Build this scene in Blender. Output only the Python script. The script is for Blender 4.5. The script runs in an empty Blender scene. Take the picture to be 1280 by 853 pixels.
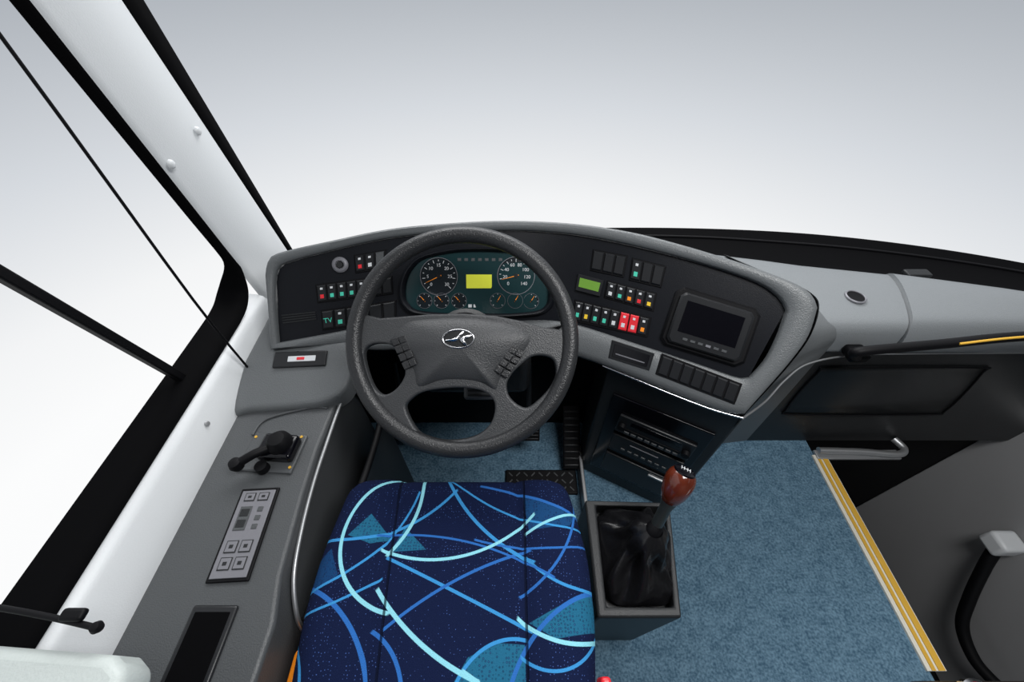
import bpy, math, random
from mathutils import Vector, Matrix
random.seed(4)
scene=bpy.context.scene
COL=scene.collection
scene.view_settings.view_transform='Standard'

# ------------------------------------------------------------ materials
def newmat(name):
    m=bpy.data.materials.new(name);m.use_nodes=True
    nt=m.node_tree;b=nt.nodes['Principled BSDF']
    return m,nt,b
def mat(name,col,rough=.5,metal=0,bump=0,bscale=300,var=0,coat=0,emit=0,spec=None):
    m,nt,b=newmat(name)
    b.inputs['Base Color'].default_value=(*col,1)
    b.inputs['Roughness'].default_value=rough
    b.inputs['Metallic'].default_value=metal
    if coat: b.inputs['Coat Weight'].default_value=coat;b.inputs['Coat Roughness'].default_value=.08
    if spec is not None: b.inputs['Specular IOR Level'].default_value=spec
    if emit:
        b.inputs['Emission Color'].default_value=(*col,1);b.inputs['Emission Strength'].default_value=emit
    tc=nt.nodes.new('ShaderNodeTexCoord')
    n=nt.nodes.new('ShaderNodeTexNoise');n.inputs['Scale'].default_value=bscale;n.inputs['Detail'].default_value=2
    nt.links.new(tc.outputs['Object'],n.inputs['Vector'])
    if bump:
        bp=nt.nodes.new('ShaderNodeBump');bp.inputs['Strength'].default_value=bump;bp.inputs['Distance'].default_value=.002
        nt.links.new(n.outputs['Fac'],bp.inputs['Height']);nt.links.new(bp.outputs['Normal'],b.inputs['Normal'])
    v=var or .06
    mx=nt.nodes.new('ShaderNodeMix');mx.data_type='RGBA'
    mx.inputs['A'].default_value=(*[c*(1-v) for c in col],1);mx.inputs['B'].default_value=(*[min(1,c*(1+v)) for c in col],1)
    nt.links.new(n.outputs['Fac'],mx.inputs['Factor']);nt.links.new(mx.outputs['Result'],b.inputs['Base Color'])
    return m
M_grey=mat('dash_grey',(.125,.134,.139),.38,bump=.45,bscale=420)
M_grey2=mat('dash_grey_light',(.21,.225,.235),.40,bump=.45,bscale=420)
M_cons=mat('console_grey',(.068,.073,.077),.42,bump=.35,bscale=420)
M_char=mat('charcoal_plastic',(.017,.0185,.020),.42,bump=.3,bscale=450,spec=.35)
M_blk=mat('panel_black',(.006,.007,.010),.36,bump=.15,bscale=600,spec=.25)
M_rub=mat('black_rubber',(.003,.003,.004),.55,spec=.2)
M_seal=mat('seal_rubber',(.002,.002,.0025),.75,spec=.05)
M_gloss=mat('gloss_black',(.003,.003,.005),.15,spec=.35)
M_sw=mat('switch_black',(.013,.014,.016),.35,spec=.4)
M_white=mat('white_paint',(.74,.765,.78),.36,bump=.15,bscale=400,var=.02)
M_chrome=mat('chrome',(.8,.8,.82),.18,1)
M_alu=mat('brushed_alu',(.5,.51,.52),.4,.8)
M_silver=mat('silver_label',(.20,.20,.22),.45,.2)
M_leath=mat('wheel_leather',(.022,.023,.025),.36,bump=.5,bscale=350,spec=.5)
M_hub=mat('wheel_hub_plastic',(.046,.048,.051),.42,bump=.5,bscale=400,spec=.5)
M_boot=mat('boot_leather',(.006,.006,.007),.28,bump=.3,bscale=120)
M_wood=mat('mahogany',(.10,.018,.008),.15,var=.6,bscale=30,coat=.8)
M_red=mat('red_plastic',(.6,.02,.03),.35,emit=.25)
M_green=mat('green_icon',(.05,.45,.32),.4,emit=.3)
M_yel=mat('yellow_icon',(.75,.5,.03),.4,emit=.2)
M_org=mat('orange',(.85,.25,.01),.4,emit=.2)
M_icon=mat('white_icon',(.6,.62,.64),.5,emit=.1)
M_lcdy=mat('lcd_yellow',(.55,.58,.04),.4,emit=.4)
M_lcdg=mat('lcd_green',(.12,.26,.03),.4,emit=.25)
M_teal=mat('gauge_teal',(.008,.034,.038),.25)
M_gface=mat('gauge_face',(.005,.010,.014),.3)
M_stripe=mat('yellow_stripe',(.66,.38,.04),.5)
M_stripew=mat('stripe_white',(.72,.69,.60),.45)
M_door=mat('door_grey',(.36,.36,.365),.6,bump=.3,bscale=500)
M_dark=mat('shadow_dark_lining',(.006,.006,.007),.7,spec=.12)  # near-black lining; the stepwell shadow is put into its colour
M_ledge=mat('ledge_pale',(.55,.60,.58),.45,bump=.2)
M_brown=mat('brown_trim',(.03,.022,.018),.4)
M_roof=mat('roof_lining',(.12,.12,.125),.8)

def carpet():
    m,nt,b=newmat('blue_carpet')
    tc=nt.nodes.new('ShaderNodeTexCoord')
    a=nt.nodes.new('ShaderNodeTexNoise');a.inputs['Scale'].default_value=28;a.inputs['Detail'].default_value=9;a.inputs['Roughness'].default_value=.8
    c=nt.nodes.new('ShaderNodeTexNoise');c.inputs['Scale'].default_value=160;c.inputs['Detail'].default_value=4
    for n in (a,c): nt.links.new(tc.outputs['Object'],n.inputs['Vector'])
    mm=nt.nodes.new('ShaderNodeMath');mm.operation='ADD'
    nt.links.new(a.outputs['Fac'],mm.inputs[0]);nt.links.new(c.outputs['Fac'],mm.inputs[1])
    r=nt.nodes.new('ShaderNodeValToRGB')
    r.color_ramp.elements[0].position=.41;r.color_ramp.elements[0].color=(.050,.105,.160,1)
    r.color_ramp.elements[1].position=.59;r.color_ramp.elements[1].color=(.150,.255,.340,1)
    dv=nt.nodes.new('ShaderNodeMath');dv.operation='MULTIPLY';dv.inputs[1].default_value=.5
    nt.links.new(mm.outputs[0],dv.inputs[0]);nt.links.new(dv.outputs[0],r.inputs[0])
    nt.links.new(r.outputs[0],b.inputs['Base Color']);b.inputs['Roughness'].default_value=.95
    b.inputs['Specular IOR Level'].default_value=.1
    bp=nt.nodes.new('ShaderNodeBump');bp.inputs['Strength'].default_value=.5;bp.inputs['Distance'].default_value=.003
    nt.links.new(c.outputs['Fac'],bp.inputs['Height']);nt.links.new(bp.outputs['Normal'],b.inputs['Normal'])
    return m
M_carpet=carpet()

def circ3(p,q,r):
    ax,ay=p;bx,by=q;cx,cy=r
    d=2*(ax*(by-cy)+bx*(cy-ay)+cx*(ay-by))
    if abs(d)<1e-5: d=1e-5
    ux=((ax*ax+ay*ay)*(by-cy)+(bx*bx+by*by)*(cy-ay)+(cx*cx+cy*cy)*(ay-by))/d
    uy=((ax*ax+ay*ay)*(cx-bx)+(bx*bx+by*by)*(ax-cx)+(cx*cx+cy*cy)*(bx-ax))/d
    return ux,uy,math.hypot(ax-ux,ay-uy)
def seat_fabric():
    m,nt,b=newmat('seat_fabric')
    N=nt.nodes;L=nt.links
    tc=N.new('ShaderNodeTexCoord');sx=N.new('ShaderNodeSeparateXYZ');L.new(tc.outputs['Object'],sx.inputs[0])
    def math_(op,a,bv,c=None):
        n=N.new('ShaderNodeMath');n.operation=op
        for i,x in enumerate((a,bv,c)):
            if x is None: continue
            if isinstance(x,(int,float)): n.inputs[i].default_value=x
            else: L.new(x,n.inputs[i])
        return n.outputs[0]
    X,Y=sx.outputs[0],sx.outputs[1]
    def dist(cx,cy):
        dx=math_('SUBTRACT',X,cx);dy=math_('SUBTRACT',Y,cy)
        return math_('SQRT',math_('ADD',math_('MULTIPLY',dx,dx),math_('MULTIPLY',dy,dy)),0)
    def soft(v,lo,hi):
        n=N.new('ShaderNodeMapRange');n.interpolation_type='SMOOTHSTEP'
        L.new(v,n.inputs[0]);n.inputs[1].default_value=lo;n.inputs[2].default_value=hi;n.inputs[3].default_value=1;n.inputs[4].default_value=0
        return n.outputs[0]
    def mix(f,a,c):
        n=N.new('ShaderNodeMix');n.data_type='RGBA';L.new(f,n.inputs['Factor'])
        for k,x in (('A',a),('B',c)):
            if isinstance(x,tuple): n.inputs[k].default_value=(*x,1)
            else: L.new(x,n.inputs[k])
        return n.outputs['Result']
    base=(.005,.010,.040)
    vo=N.new('ShaderNodeTexVoronoi');vo.inputs['Scale'].default_value=190;vo.inputs['Randomness'].default_value=.5;L.new(tc.outputs['Object'],vo.inputs['Vector'])
    cur=mix(soft(vo.outputs['Distance'],.08,.20),base,(.05,.10,.30))
    def poly(cur,pts,col):
        pts=[(a/1000,b/1000) for a,b in pts]
        cx=sum(p[0] for p in pts)/len(pts);cy=sum(p[1] for p in pts)/len(pts);f=None
        for i in range(len(pts)):
            p=pts[i];q=pts[(i+1)%len(pts)]
            nx,ny=q[1]-p[1],p[0]-q[0];l=math.hypot(nx,ny);nx/=l;ny/=l
            if (cx-p[0])*nx+(cy-p[1])*ny>0: nx,ny=-nx,-ny
            dd=math_('ADD',math_('MULTIPLY',math_('SUBTRACT',X,p[0]),nx),math_('MULTIPLY',math_('SUBTRACT',Y,p[1]),ny))
            g=soft(dd,-.001,.0005)
            f=g if f is None else math_('MULTIPLY',f,g)
        dots=soft(vo.outputs['Distance'],.2,.45)
        return mix(math_('MULTIPLY',f,math_('SUBTRACT',.9,math_('MULTIPLY',dots,.55))),cur,col)
    teal=(.016,.13,.23)
    cur=poly(cur,[(-306,222),(-272,262),(-226,218),(-262,208)],teal)
    cur=poly(cur,[(-224,196),(-205,240),(-158,200)],teal)
    cur=poly(cur,[(-92,10),(-70,44),(-20,62),(21,60),(22,10)],teal)
    cur=poly(cur,[(28,88),(100,120),(140,128),(142,76),(70,66)],teal)
    cur=poly(cur,[(20,305),(125,262),(110,240),(32,232)],(.010,.06,.17))
    cur=poly(cur,[(-352,180),(-330,200),(-300,150),(-352,135)],(.008,.05,.15))
    blue=(.025,.13,.42);lb=(.04,.25,.55);mint=(.24,.60,.70)
    def stroke(cur,pts,w,col,win=None):
        pts=[(x/1000,y/1000) for x,y in pts]
        cx,cy,r=circ3(*pts)
        d=math_('ABSOLUTE',math_('SUBTRACT',dist(cx,cy),r),0)
        f=soft(d,w*.75,w)
        mx=sum(p[0] for p in pts)/3;my=sum(p[1] for p in pts)/3
        rr=max(math.hypot(p[0]-mx,p[1]-my) for p in pts)*1.12
        f=math_('MULTIPLY',f,soft(dist(mx,my),rr-.004,rr))
        return mix(f,cur,col)
    S_=[([(-354,138),(-280,98),(-226,14)],.0040,blue),([(-343,215),(-212,237),(-128,297)],.003,lb),
        ([(-217,182),(-96,132),(20,82)],.0030,lb),([(-187,98),(-112,144),(22,195)],.0028,blue),
        ([(145,132),(67,98),(0,14)],.0038,blue),([(-85,14),(-51,51),(19,66)],.0030,lb),
        ([(-49,321),(32,297),(131,258)],.0030,blue),([(-351,132),(-249,195),(-192,297)],.0024,lb),
        ([(-228,76),(-189,46),(-171,14)],.0036,blue),([(29,182),(84,144),(138,132)],.0028,lb),
        ([(-128,329),(-77,258),(29,182)],.0036,lb),([(-110,325),(-20,270),(120,235)],.0022,lb),
        ([(-60,215),(60,200),(140,205)],.0022,blue),([(-230,225),(-90,215),(60,160)],.0022,blue),
        ([(-354,98),(-300,115),(-235,150)],.0022,lb),([(-355,60),(-330,30),(-320,-20)],.003,lb),
        ([(24,130),(90,190),(125,280)],.0026,blue),([(-200,-80),(-60,-40),(140,-60)],.004,blue),
        ([(-350,-60),(-250,-110),(-100,-180)],.004,mint),([(20,40),(90,30),(140,70)],.0026,lb),
        ([(-252,333),(-314,209),(-231,107)],.0038,mint),([(-184,329),(-187,266),(-225,195)],.0038,mint),
        ([(-227,195),(-88,190),(31,251)],.0030,mint),([(-226,127),(-155,66),(-61,17)],.0040,mint),
        ([(30,229),(77,251),(132,266)],.0028,mint),([(20,87),(64,66),(135,62)],.0034,mint),
        ([(-61,17),(0,-30),(60,-120)],.0045,mint)]
    for p,w,c in S_: cur=stroke(cur,p,w,c)
    def seam(cur,x0,k):
        xx=math_('SUBTRACT',math_('SUBTRACT',X,x0),math_('MULTIPLY',Y,k))
        f=soft(math_('ABSOLUTE',xx,0),.0012,.0028)
        return mix(math_('MULTIPLY',f,.85),cur,(.002,.004,.015)),f
    cur,f1=seam(cur,-.208,-.075);cur,f2=seam(cur,.024,0)
    L.new(cur,b.inputs['Base Color']);b.inputs['Roughness'].default_value=.9
    b.inputs['Specular IOR Level'].default_value=.1
    nz=N.new('ShaderNodeTexNoise');nz.inputs['Scale'].default_value=700;L.new(tc.outputs['Object'],nz.inputs['Vector'])
    hgt=math_('SUBTRACT',math_('MULTIPLY',nz.outputs['Fac'],.3),math_('ADD',f1,f2))
    bp=N.new('ShaderNodeBump');bp.inputs['Strength'].default_value=.7;bp.inputs['Distance'].default_value=.004
    L.new(hgt,bp.inputs['Height']);L.new(bp.outputs['Normal'],b.inputs['Normal'])
    return m
M_seat=seat_fabric()

# ------------------------------------------------------------ mesh helpers
def empty(name,loc=(0,0,0)):
    e=bpy.data.objects.new(name,None);e.empty_display_size=.05;COL.objects.link(e);return e
def mesh(name,verts,faces,m,parent=None,bevel=0,seg=3,smooth=True,ang=38,solid=0,sub=0,offset=-1):
    me=bpy.data.meshes.new(name);me.from_pydata([tuple(v) for v in verts],[],faces);me.update()
    import bmesh
    bm=bmesh.new();bm.from_mesh(me);bmesh.ops.remove_doubles(bm,verts=bm.verts,dist=1e-6)
    if not solid: bmesh.ops.recalc_face_normals(bm,faces=bm.faces)
    bm.to_mesh(me);bm.free()
    ob=bpy.data.objects.new(name,me);COL.objects.link(ob);me.materials.append(m)
    if smooth:
        me.shade_smooth()
        me.set_sharp_from_angle(angle=math.radians(ang))
    if solid:
        s=ob.modifiers.new('solid','SOLIDIFY');s.thickness=solid;s.offset=offset
    if bevel:
        bv=ob.modifiers.new('bevel','BEVEL');bv.width=bevel;bv.segments=seg;bv.limit_method='ANGLE';bv.angle_limit=math.radians(35)
    if sub:
        s=ob.modifiers.new('sub','SUBSURF');s.levels=sub;s.render_levels=sub
    if parent: ob.parent=parent
    return ob
def box(name,c,s,m,parent=None,bevel=.003,rot=None,**k):
    hx,hy,hz=[a/2 for a in s]
    vs=[Vector((x,y,z)) for x in(-hx,hx) for y in(-hy,hy) for z in(-hz,hz)]
    if rot is not None: vs=[rot@v for v in vs]
    vs=[v+Vector(c) for v in vs]
    f=[(0,1,3,2),(4,6,7,5),(0,4,5,1),(2,3,7,6),(0,2,6,4),(1,5,7,3)]
    return mesh(name,vs,f,m,parent,bevel=bevel,**k)
def prism(name,poly,z0,z1,m,parent=None,bevel=.004,zf=None,**k):
    n=len(poly);vs=[(p[0],p[1],z0) for p in poly]+[(p[0],p[1],zf(p) if zf else z1) for p in poly]
    f=[tuple(range(n))[::-1],tuple(range(n,2*n))]+[(i,(i+1)%n,n+(i+1)%n,n+i) for i in range(n)]
    return mesh(name,vs,f,m,parent,bevel=bevel,**k)
def catmull(pts,n=8,closed=False):
    P=[Vector(p) for p in pts];out=[];N=len(P)
    rng=range(N) if closed else range(N-1)
    for i in rng:
        if closed: a,b,c,d=P[(i-1)%N],P[i],P[(i+1)%N],P[(i+2)%N]
        else: a,b,c,d=P[max(i-1,0)],P[i],P[i+1],P[min(i+2,N-1)]
        for j in range(n):
            t=j/n
            out.append(.5*((2*b)+(c-a)*t+(2*a-5*b+4*c-d)*t*t+(3*b-a-3*c+d)*t**3))
    if not closed: out.append(P[-1])
    return out
def tube(name,pts,r,m,parent=None,smooth=8,closed=False,res=6,caps=True):
    if smooth: pts=catmull(pts,smooth,closed)
    cu=bpy.data.curves.new(name,'CURVE');cu.dimensions='3D';cu.bevel_depth=r;cu.bevel_resolution=res;cu.use_fill_caps=caps
    sp=cu.splines.new('POLY');sp.points.add(len(pts)-1)
    for i,p in enumerate(pts): sp.points[i].co=(*p,1)
    sp.use_cyclic_u=closed
    cu.materials.append(m)
    ob=bpy.data.objects.new(name,cu);COL.objects.link(ob)
    if parent: ob.parent=parent
    return ob
def loft(name,rows,m,parent=None,closed=False,**k):
    nr=len(rows);nc=len(rows[0]);vs=[p for r in rows for p in r];f=[]
    for i in range(nr-1):
        for j in range(nc if closed else nc-1):
            f.append((i*nc+j,i*nc+(j+1)%nc,(i+1)*nc+(j+1)%nc,(i+1)*nc+j))
    return mesh(name,vs,f,m,parent,**k)
def resample(pts,n):
    P=[Vector(p) for p in pts];L=[0]
    for a,b in zip(P,P[1:]): L.append(L[-1]+(b-a).length)
    out=[];k=0
    for i in range(n):
        t=L[-1]*i/(n-1)
        while k<len(P)-2 and L[k+1]<t: k+=1
        f=(t-L[k])/max(1e-9,L[k+1]-L[k]);out.append(P[k].lerp(P[k+1],min(1,f)))
    return out
def frame_M(o,ex,ey,ez):
    return Matrix(((ex[0],ey[0],ez[0],o[0]),(ex[1],ey[1],ez[1],o[1]),(ex[2],ey[2],ez[2],o[2]),(0,0,0,1)))
def lathe(name,prof,Mx,m,parent=None,n=32,**k):
    rows=[[Mx@Vector((r*math.cos(2*math.pi*j/n),r*math.sin(2*math.pi*j/n),z)) for j in range(n)] for r,z in prof]
    return loft(name,rows,m,parent,closed=True,**k)
def text(name,s,size,Mx,m,parent):
    c=bpy.data.curves.new(name,'FONT');c.body=s;c.size=size;c.align_x='CENTER';c.align_y='CENTER';c.extrude=.0002
    c.materials.append(m);ob=bpy.data.objects.new(name,c);COL.objects.link(ob);ob.matrix_world=Mx
    if parent: ob.parent=parent
    return ob

# ------------------------------------------------------------ dash surface (curved fascia, metres)
def sm(t):
    t=max(0,min(1,t));return t*t*(3-2*t)
def head(u):
    if u<-.1:return math.radians(12)*sm((-.12-u)/.16)
    return -math.radians(28)*sm((u-.08)/.22)
du=.002;tab={0:(-.08,.77)}
x,y=-.08,.77
for i in range(1,500):
    a=head((i-.5)*du);x+=math.cos(a)*du;y+=math.sin(a)*du;tab[i]=(x,y)
x,y=-.08,.77
for i in range(1,400):
    a=head(-(i-.5)*du);x-=math.cos(a)*du;y-=math.sin(a)*du;tab[-i]=(x,y)
TL=math.radians(50)
def S(u,v,n=0):
    k=u/du;i=math.floor(k);f=k-i;i=max(-398,min(497,i))
    A=tab[i];B=tab[i+1];x=A[0]*(1-f)+B[0]*f;y=A[1]*(1-f)+B[1]*f
    a=head(u);fx,fy=-math.sin(a),math.cos(a)
    return Vector((x+fx*(math.cos(TL)*v-math.sin(TL)*n),y+fy*(math.cos(TL)*v-math.sin(TL)*n),.70+math.sin(TL)*v+math.cos(TL)*n))
def SF(u,v,n=0):
    o=S(u,v,n);ex=(S(u+.001,v,n)-S(u-.001,v,n)).normalized();ey=(S(u,v+.001,n)-o).normalized()
    return frame_M(o,ex,ey,ex.cross(ey))
def mm(l): return [(a/1000,b/1000) for a,b in l]
def onS(name,poly,n0,n1,m,parent,chamf=.0015,**k):
    n=len(poly);cx=sum(p[0] for p in poly)/n;cy=sum(p[1] for p in poly)/n
    def ins(p,d):
        v=Vector((cx-p[0],cy-p[1]));l=v.length;return (p[0]+v.x/l*d,p[1]+v.y/l*d) if l>0 else p
    rows=[[S(*p,n0) for p in poly],[S(*p,n1-chamf) for p in poly],[S(*ins(p,chamf*1.4),n1) for p in poly]]
    vs=[p for r in rows for p in r];f=[]
    for i in range(2):
        for j in range(n): f.append((i*n+j,i*n+(j+1)%n,(i+1)*n+(j+1)%n,(i+1)*n+j))
    f.append(tuple(range(2*n,3*n)))
    return mesh(name,vs,f,m,parent,ang=30,**k)
def quadpt(q,s,t):
    TL_,TR,BR,BL=q
    return ((TL_[0]*(1-s)+TR[0]*s)*(1-t)+(BL[0]*(1-s)+BR[0]*s)*t,(TL_[1]*(1-s)+TR[1]*s)*(1-t)+(BL[1]*(1-s)+BR[1]*s)*t)
def sub(q,s0,s1,t0,t1): return [quadpt(q,s0,t0),quadpt(q,s1,t0),quadpt(q,s1,t1),quadpt(q,s0,t1)]
def ribbon(name,top,bot,n,m,parent,N=70,R=8,prof=None,**k):
    A=resample(catmull([(*p,0) for p in top],6),N);B=resample(catmull([(*p,0) for p in bot],6),N)
    rows=[[S(*(A[i].lerp(B[i],r/R)).xy,n) for i in range(N)] for r in range(R+1)]
    return loft(name,rows,m,parent,**k)

# ------------------------------------------------------------ camera
cam=bpy.data.cameras.new('camera');cam.lens=14;cam.sensor_width=36;cam.clip_start=.01
co=bpy.data.objects.new('camera',cam);COL.objects.link(co)
co.location=(0,0,1.35);co.rotation_euler=(math.radians(90-48.4),0,0)
scene.camera=co

# ------------------------------------------------------------ world + lights
w=bpy.data.worlds.new('studio');scene.world=w;w.use_nodes=True
nt=w.node_tree;bg=nt.nodes['Background']
tc=nt.nodes.new('ShaderNodeTexCoord');sx=nt.nodes.new('ShaderNodeSeparateXYZ');nt.links.new(tc.outputs['Generated'],sx.inputs[0])
mr=nt.nodes.new('ShaderNodeMapRange');mr.inputs[1].default_value=-1;mr.inputs[2].default_value=1
nt.links.new(sx.outputs[2],mr.inputs[0])
cr=nt.nodes.new('ShaderNodeValToRGB');nt.links.new(mr.outputs[0],cr.inputs[0]);nt.links.new(cr.outputs[0],bg.inputs[0])
e=cr.color_ramp.elements
def P(z):return (z+1)/2
e[0].position=P(-.60);e[0].color=(.97,.975,.98,1)
e[1].position=P(-.08);e[1].color=(.41,.44,.48,1)
for z,c in ((-.48,(.90,.91,.92,1)),(-.30,(.67,.70,.74,1)),(-.15,(.49,.52,.56,1)),(.3,(.42,.44,.47,1)),(1,(.75,.77,.8,1))):
    q=e.new(P(z));q.color=c
bg.inputs[1].default_value=1
def area(name,loc,rot,sx_,sy_,power,col=(1,1,1)):
    l=bpy.data.lights.new(name,'AREA');l.shape='RECTANGLE';l.size=sx_;l.size_y=sy_;l.energy=power;l.color=col
    o=bpy.data.objects.new(name,l);COL.objects.link(o);o.location=loc;o.rotation_euler=rot;return o
area('ceiling_light',(.65,.10,2.08),(0,0,0),.8,.5,24)
area('softbox_light',(-.1,2.6,2.7),(math.radians(-52),0,0),3,1.3,85)

# ------------------------------------------------------------ floor / walls
fl=empty('floor')
box('carpet',(.225,.13,-.02),(1.73,1.34,.04),M_carpet,fl,bevel=0)
box('carpet_rear',(.2,-1.0,-.02),(1.78,.9,.04),M_carpet,fl,bevel=0)
box('well_base',(1.5,0,-.95),(.8,1.6,.04),M_dark,fl,bevel=0)
box('well_riser',(1.09,0,-.48),(.02,1.4,.9),M_dark,fl,bevel=0)
ce=empty('ceiling')
box('unseen_roof_panel',(.57,-.35,2.15),(2.7,2.6,.04),M_roof,ce,bevel=0)  # bus roof out of view, added to block light from above
wb=empty('wall_back')
box('unseen_rear_partition',(.57,-1.55,.85),(2.7,.04,2.6),M_cons,wb,bevel=0)  # unseen wall behind the camera, added to block light from the rear
wf=empty('wall_front')
box('firewall',(.1,.80,.27),(1.5,.04,.60),M_dark,wf,bevel=0)
box('firewall_side',(1.38,.776,-.2),(1.06,.04,1.48),M_dark,wf,bevel=0)  # near-black face stands in for the shadow at the stepwell front
wr=empty('door_1')
box('door_panel',(1.87,-.1,-.42),(.04,1.708,.99),M_door,wr,bevel=.004)
box('unseen_right_wall',(1.885,-.375,.95),(.03,2.25,1.7),M_cons,wr,bevel=.01)  # unseen right wall above the door, added to cut side light
tr=empty('trim_1')
box('edge_base',(1.105,.345,.003),(.05,.60,.008),M_stripew,tr,bevel=.001)
box('edge_yellow_a',(1.096,.345,.0085),(.010,.598,.002),M_stripe,tr,bevel=0)
box('edge_yellow_b',(1.117,.345,.0085),(.017,.598,.002),M_stripe,tr,bevel=0)
t2=empty('step_grab_bar')
tube('bar',[(1.10,.655,.02),(1.25,.65,.02),(1.37,.64,.02),(1.41,.66,.02),(1.40,.70,.02)],.012,M_alu,t2)
box('bar_flange',(1.24,.645,.006),(.30,.035,.012),M_alu,t2,bevel=.003)

# ------------------------------------------------------------ left wall, window, pillar
wl=empty('wall_left')
ys=[-.9,-.3,.2,.6,.80]
prof=[(-.634,.50),(-.634,.548),(-.642,.575),(-.660,.618),(-.668,.630),(-.682,.636),(-.70,.640)]
loft('sill_panel',[[(px,yy,pz) for yy in ys] for px,pz in prof],M_white,wl)
box('lower_wall',(-.68,-.02,.25),(.06,1.76,.5),M_char,wl,bevel=0)
for q in ((.432,.598),(.0,.598)):
    lathe('screw',[(0,.004),(.004,.0035),(.006,.0)],Matrix.Translation((-.650,q[0],q[1]))@Matrix.Rotation(math.radians(62),4,'Y'),M_alu,wl,n=16)
win=empty('window_1')
def pin(z): return .795-.13*(z-.704)
pathw=[(-.9,.652),(-.3,.652),(.2,.652),(.60,.652),(.71,.655),(.752,.670),(.774,.70),(.785,.76)]+[(pin(z)-.002,z) for z in (.9,1.1,1.4,1.8)]
pw=catmull([(a,b,0) for a,b in pathw],8)
rows=[]
for dx,k in ((0,-.014),(-.008,.003),(-.050,.004),(-.060,.008),(-.07,.008)):
    r=[]
    for i,p in enumerate(pw):
        a=pw[max(0,i-1)];b=pw[min(len(pw)-1,i+1)];t=(b-a).normalized();nn=Vector((-t.y,t.x))
        g=1-.78*sm((p.y-.655)/.12)
        r.append((-.676+dx*g,p.x+nn.x*k,p.y+nn.y*k))
    rows.append(r)
loft('window_frame',rows,M_seal,win,ang=80)
def dv(z): return .512-.21*(z-.65)
vs=[];zz=[.64,1.0,1.4,1.8]
for z in zz:
    for x_,dy in ((-.706,-.009),(-.706,.009),(-.722,.009),(-.722,-.009)): vs.append((x_,dv(z)+dy,z))
f=[(4*i+j,4*i+(j+1)%4,4*i+4+(j+1)%4,4*i+4+j) for i in range(3) for j in range(4)]+[(3,2,1,0),(12,13,14,15)]
mesh('divider_bar',vs,f,M_rub,win,bevel=.003)
tube('pull_cord',[(-.632,.585,.590),(-.648,.60,.80),(-.66,.637,1.25),(-.67,.66,1.75)],.0026,M_rub,win,smooth=4)
lathe('cord_hook',[(0,.012),(.007,.010),(.009,.004),(.012,0)],Matrix.Translation((-.634,.583,.580))@Matrix.Rotation(math.radians(60),4,'Y'),M_rub,win,n=16)
pl=empty('trim_2')
def pout(z): return 1.0-.17*(z-.70)
Z=[.56,.62,.70,.9,1.1,1.3,1.6,1.9]
rows=[]
for s in [0,.04,.1,.25,.45,.65,.85,.95,1]:
    bul=.016*math.sin(math.pi*min(1,s*1.0))+ (0.006 if .03<s<.97 else 0)
    rows.append([(-.682+bul-.004*s,pin(z)*(1-s)+pout(z)*s,z) for z in Z])
loft('pillar_cover',rows,M_white,pl,ang=60)
rows=[]
for s,dx in ((0,.0),(0.15,.004),(.5,.005),(1,.0),(1.05,-.02)):
    rows.append([(-.686+dx,pout(z)+s*(.026+.050*(z-.62)),z) for z in Z])
loft('pillar_seal',rows,M_seal,pl,ang=60)
for yy,zz_ in ((.887,1.017),(.770,1.0)):
    lathe('screw',[(0,.006),(.005,.0055),(.008,.003),(.009,0)],Matrix.Translation((-.662,yy,zz_))@Matrix.Rotation(math.radians(90),4,'Y'),M_white,pl,n=20)

# ------------------------------------------------------------ dashboard
dash=empty('dashboard')
bt=mm([(-483,40),(-470,70),(-440,84),(-316,101),(-154,117),(41,127),(188,127),(350,137),(493,139),(600,133),(650,116),(672,95)])
br=mm([(672,95),(677,41),(675,-14),(662,-60)])
bb=mm([(-505,-102),(-400,-98),(-295,-94),(-83,-98),(100,-94),(221,-84),(300,-78),(429,-74),(555,-70),(640,-69),(662,-60)])
blf=mm([(-505,-102),(-495,-20),(-483,40)])
ot=mm([(-500,60),(-487,92),(-455,109),(-312,124),(-135,141),(21,151),(178,152),(339,166),(517,165),(650,155),(700,142),(722,119)])
orr=mm([(722,119),(729,60),(718,-6),(696,-90),(683,-140)])
obt=mm([(-525,-116),(-430,-124),(-351,-134),(-268,-160),(-2,-174),(140,-168),(247,-158),(371,-151),(533,-153),(640,-152),(683,-140)])
olf=mm([(-525,-116),(-512,-30),(-500,60)])
def loop(t,r,b,l):
    def rs(p,n): return [q.xy for q in resample(catmull([(*a,0) for a in p],6),n)]
    T=rs(t,80);R=rs(r,20);B=rs(b,80)[::-1];Lf=rs(l,16)
    return T[:-1]+R[:-1]+B[:-1]+Lf[:-1]
I=loop(bt,br,bb,blf);O=loop(ot,orr,obt,olf)
def mixl(f,n,grow=0):
    out=[]
    for a,b in zip(I,O):
        p=a.lerp(b,f)
        if grow:
            d=(b-a).normalized();p=p+d*grow
        out.append(S(p.x,p.y,n))
    return out
loft('bezel',[mixl(0,-.004),mixl(0.02,.008),mixl(.12,.013),mixl(.35,.016),mixl(.75,.017),mixl(.93,.013),mixl(1,.002),mixl(1,-.02),mixl(1,-.10,.01)],M_grey,dash,closed=True,ang=50)
ribbon('switch_panel',bt,bb,0,M_blk,dash)
tp=resample(catmull([(*p,0) for p in ot[:10]],6),60)
rows=[[S(p.x,p.y,.002) for p in tp],[S(p.x,p.y,-.05) for p in tp]]
rows.append([Vector((max(S(q.x,q.y,0).x,-.62),1.06,.60)) for q in tp])
loft('hood_top',rows,M_grey,dash,ang=60)
shz=lambda y:.616-.34*max(0,.64-y)
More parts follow.
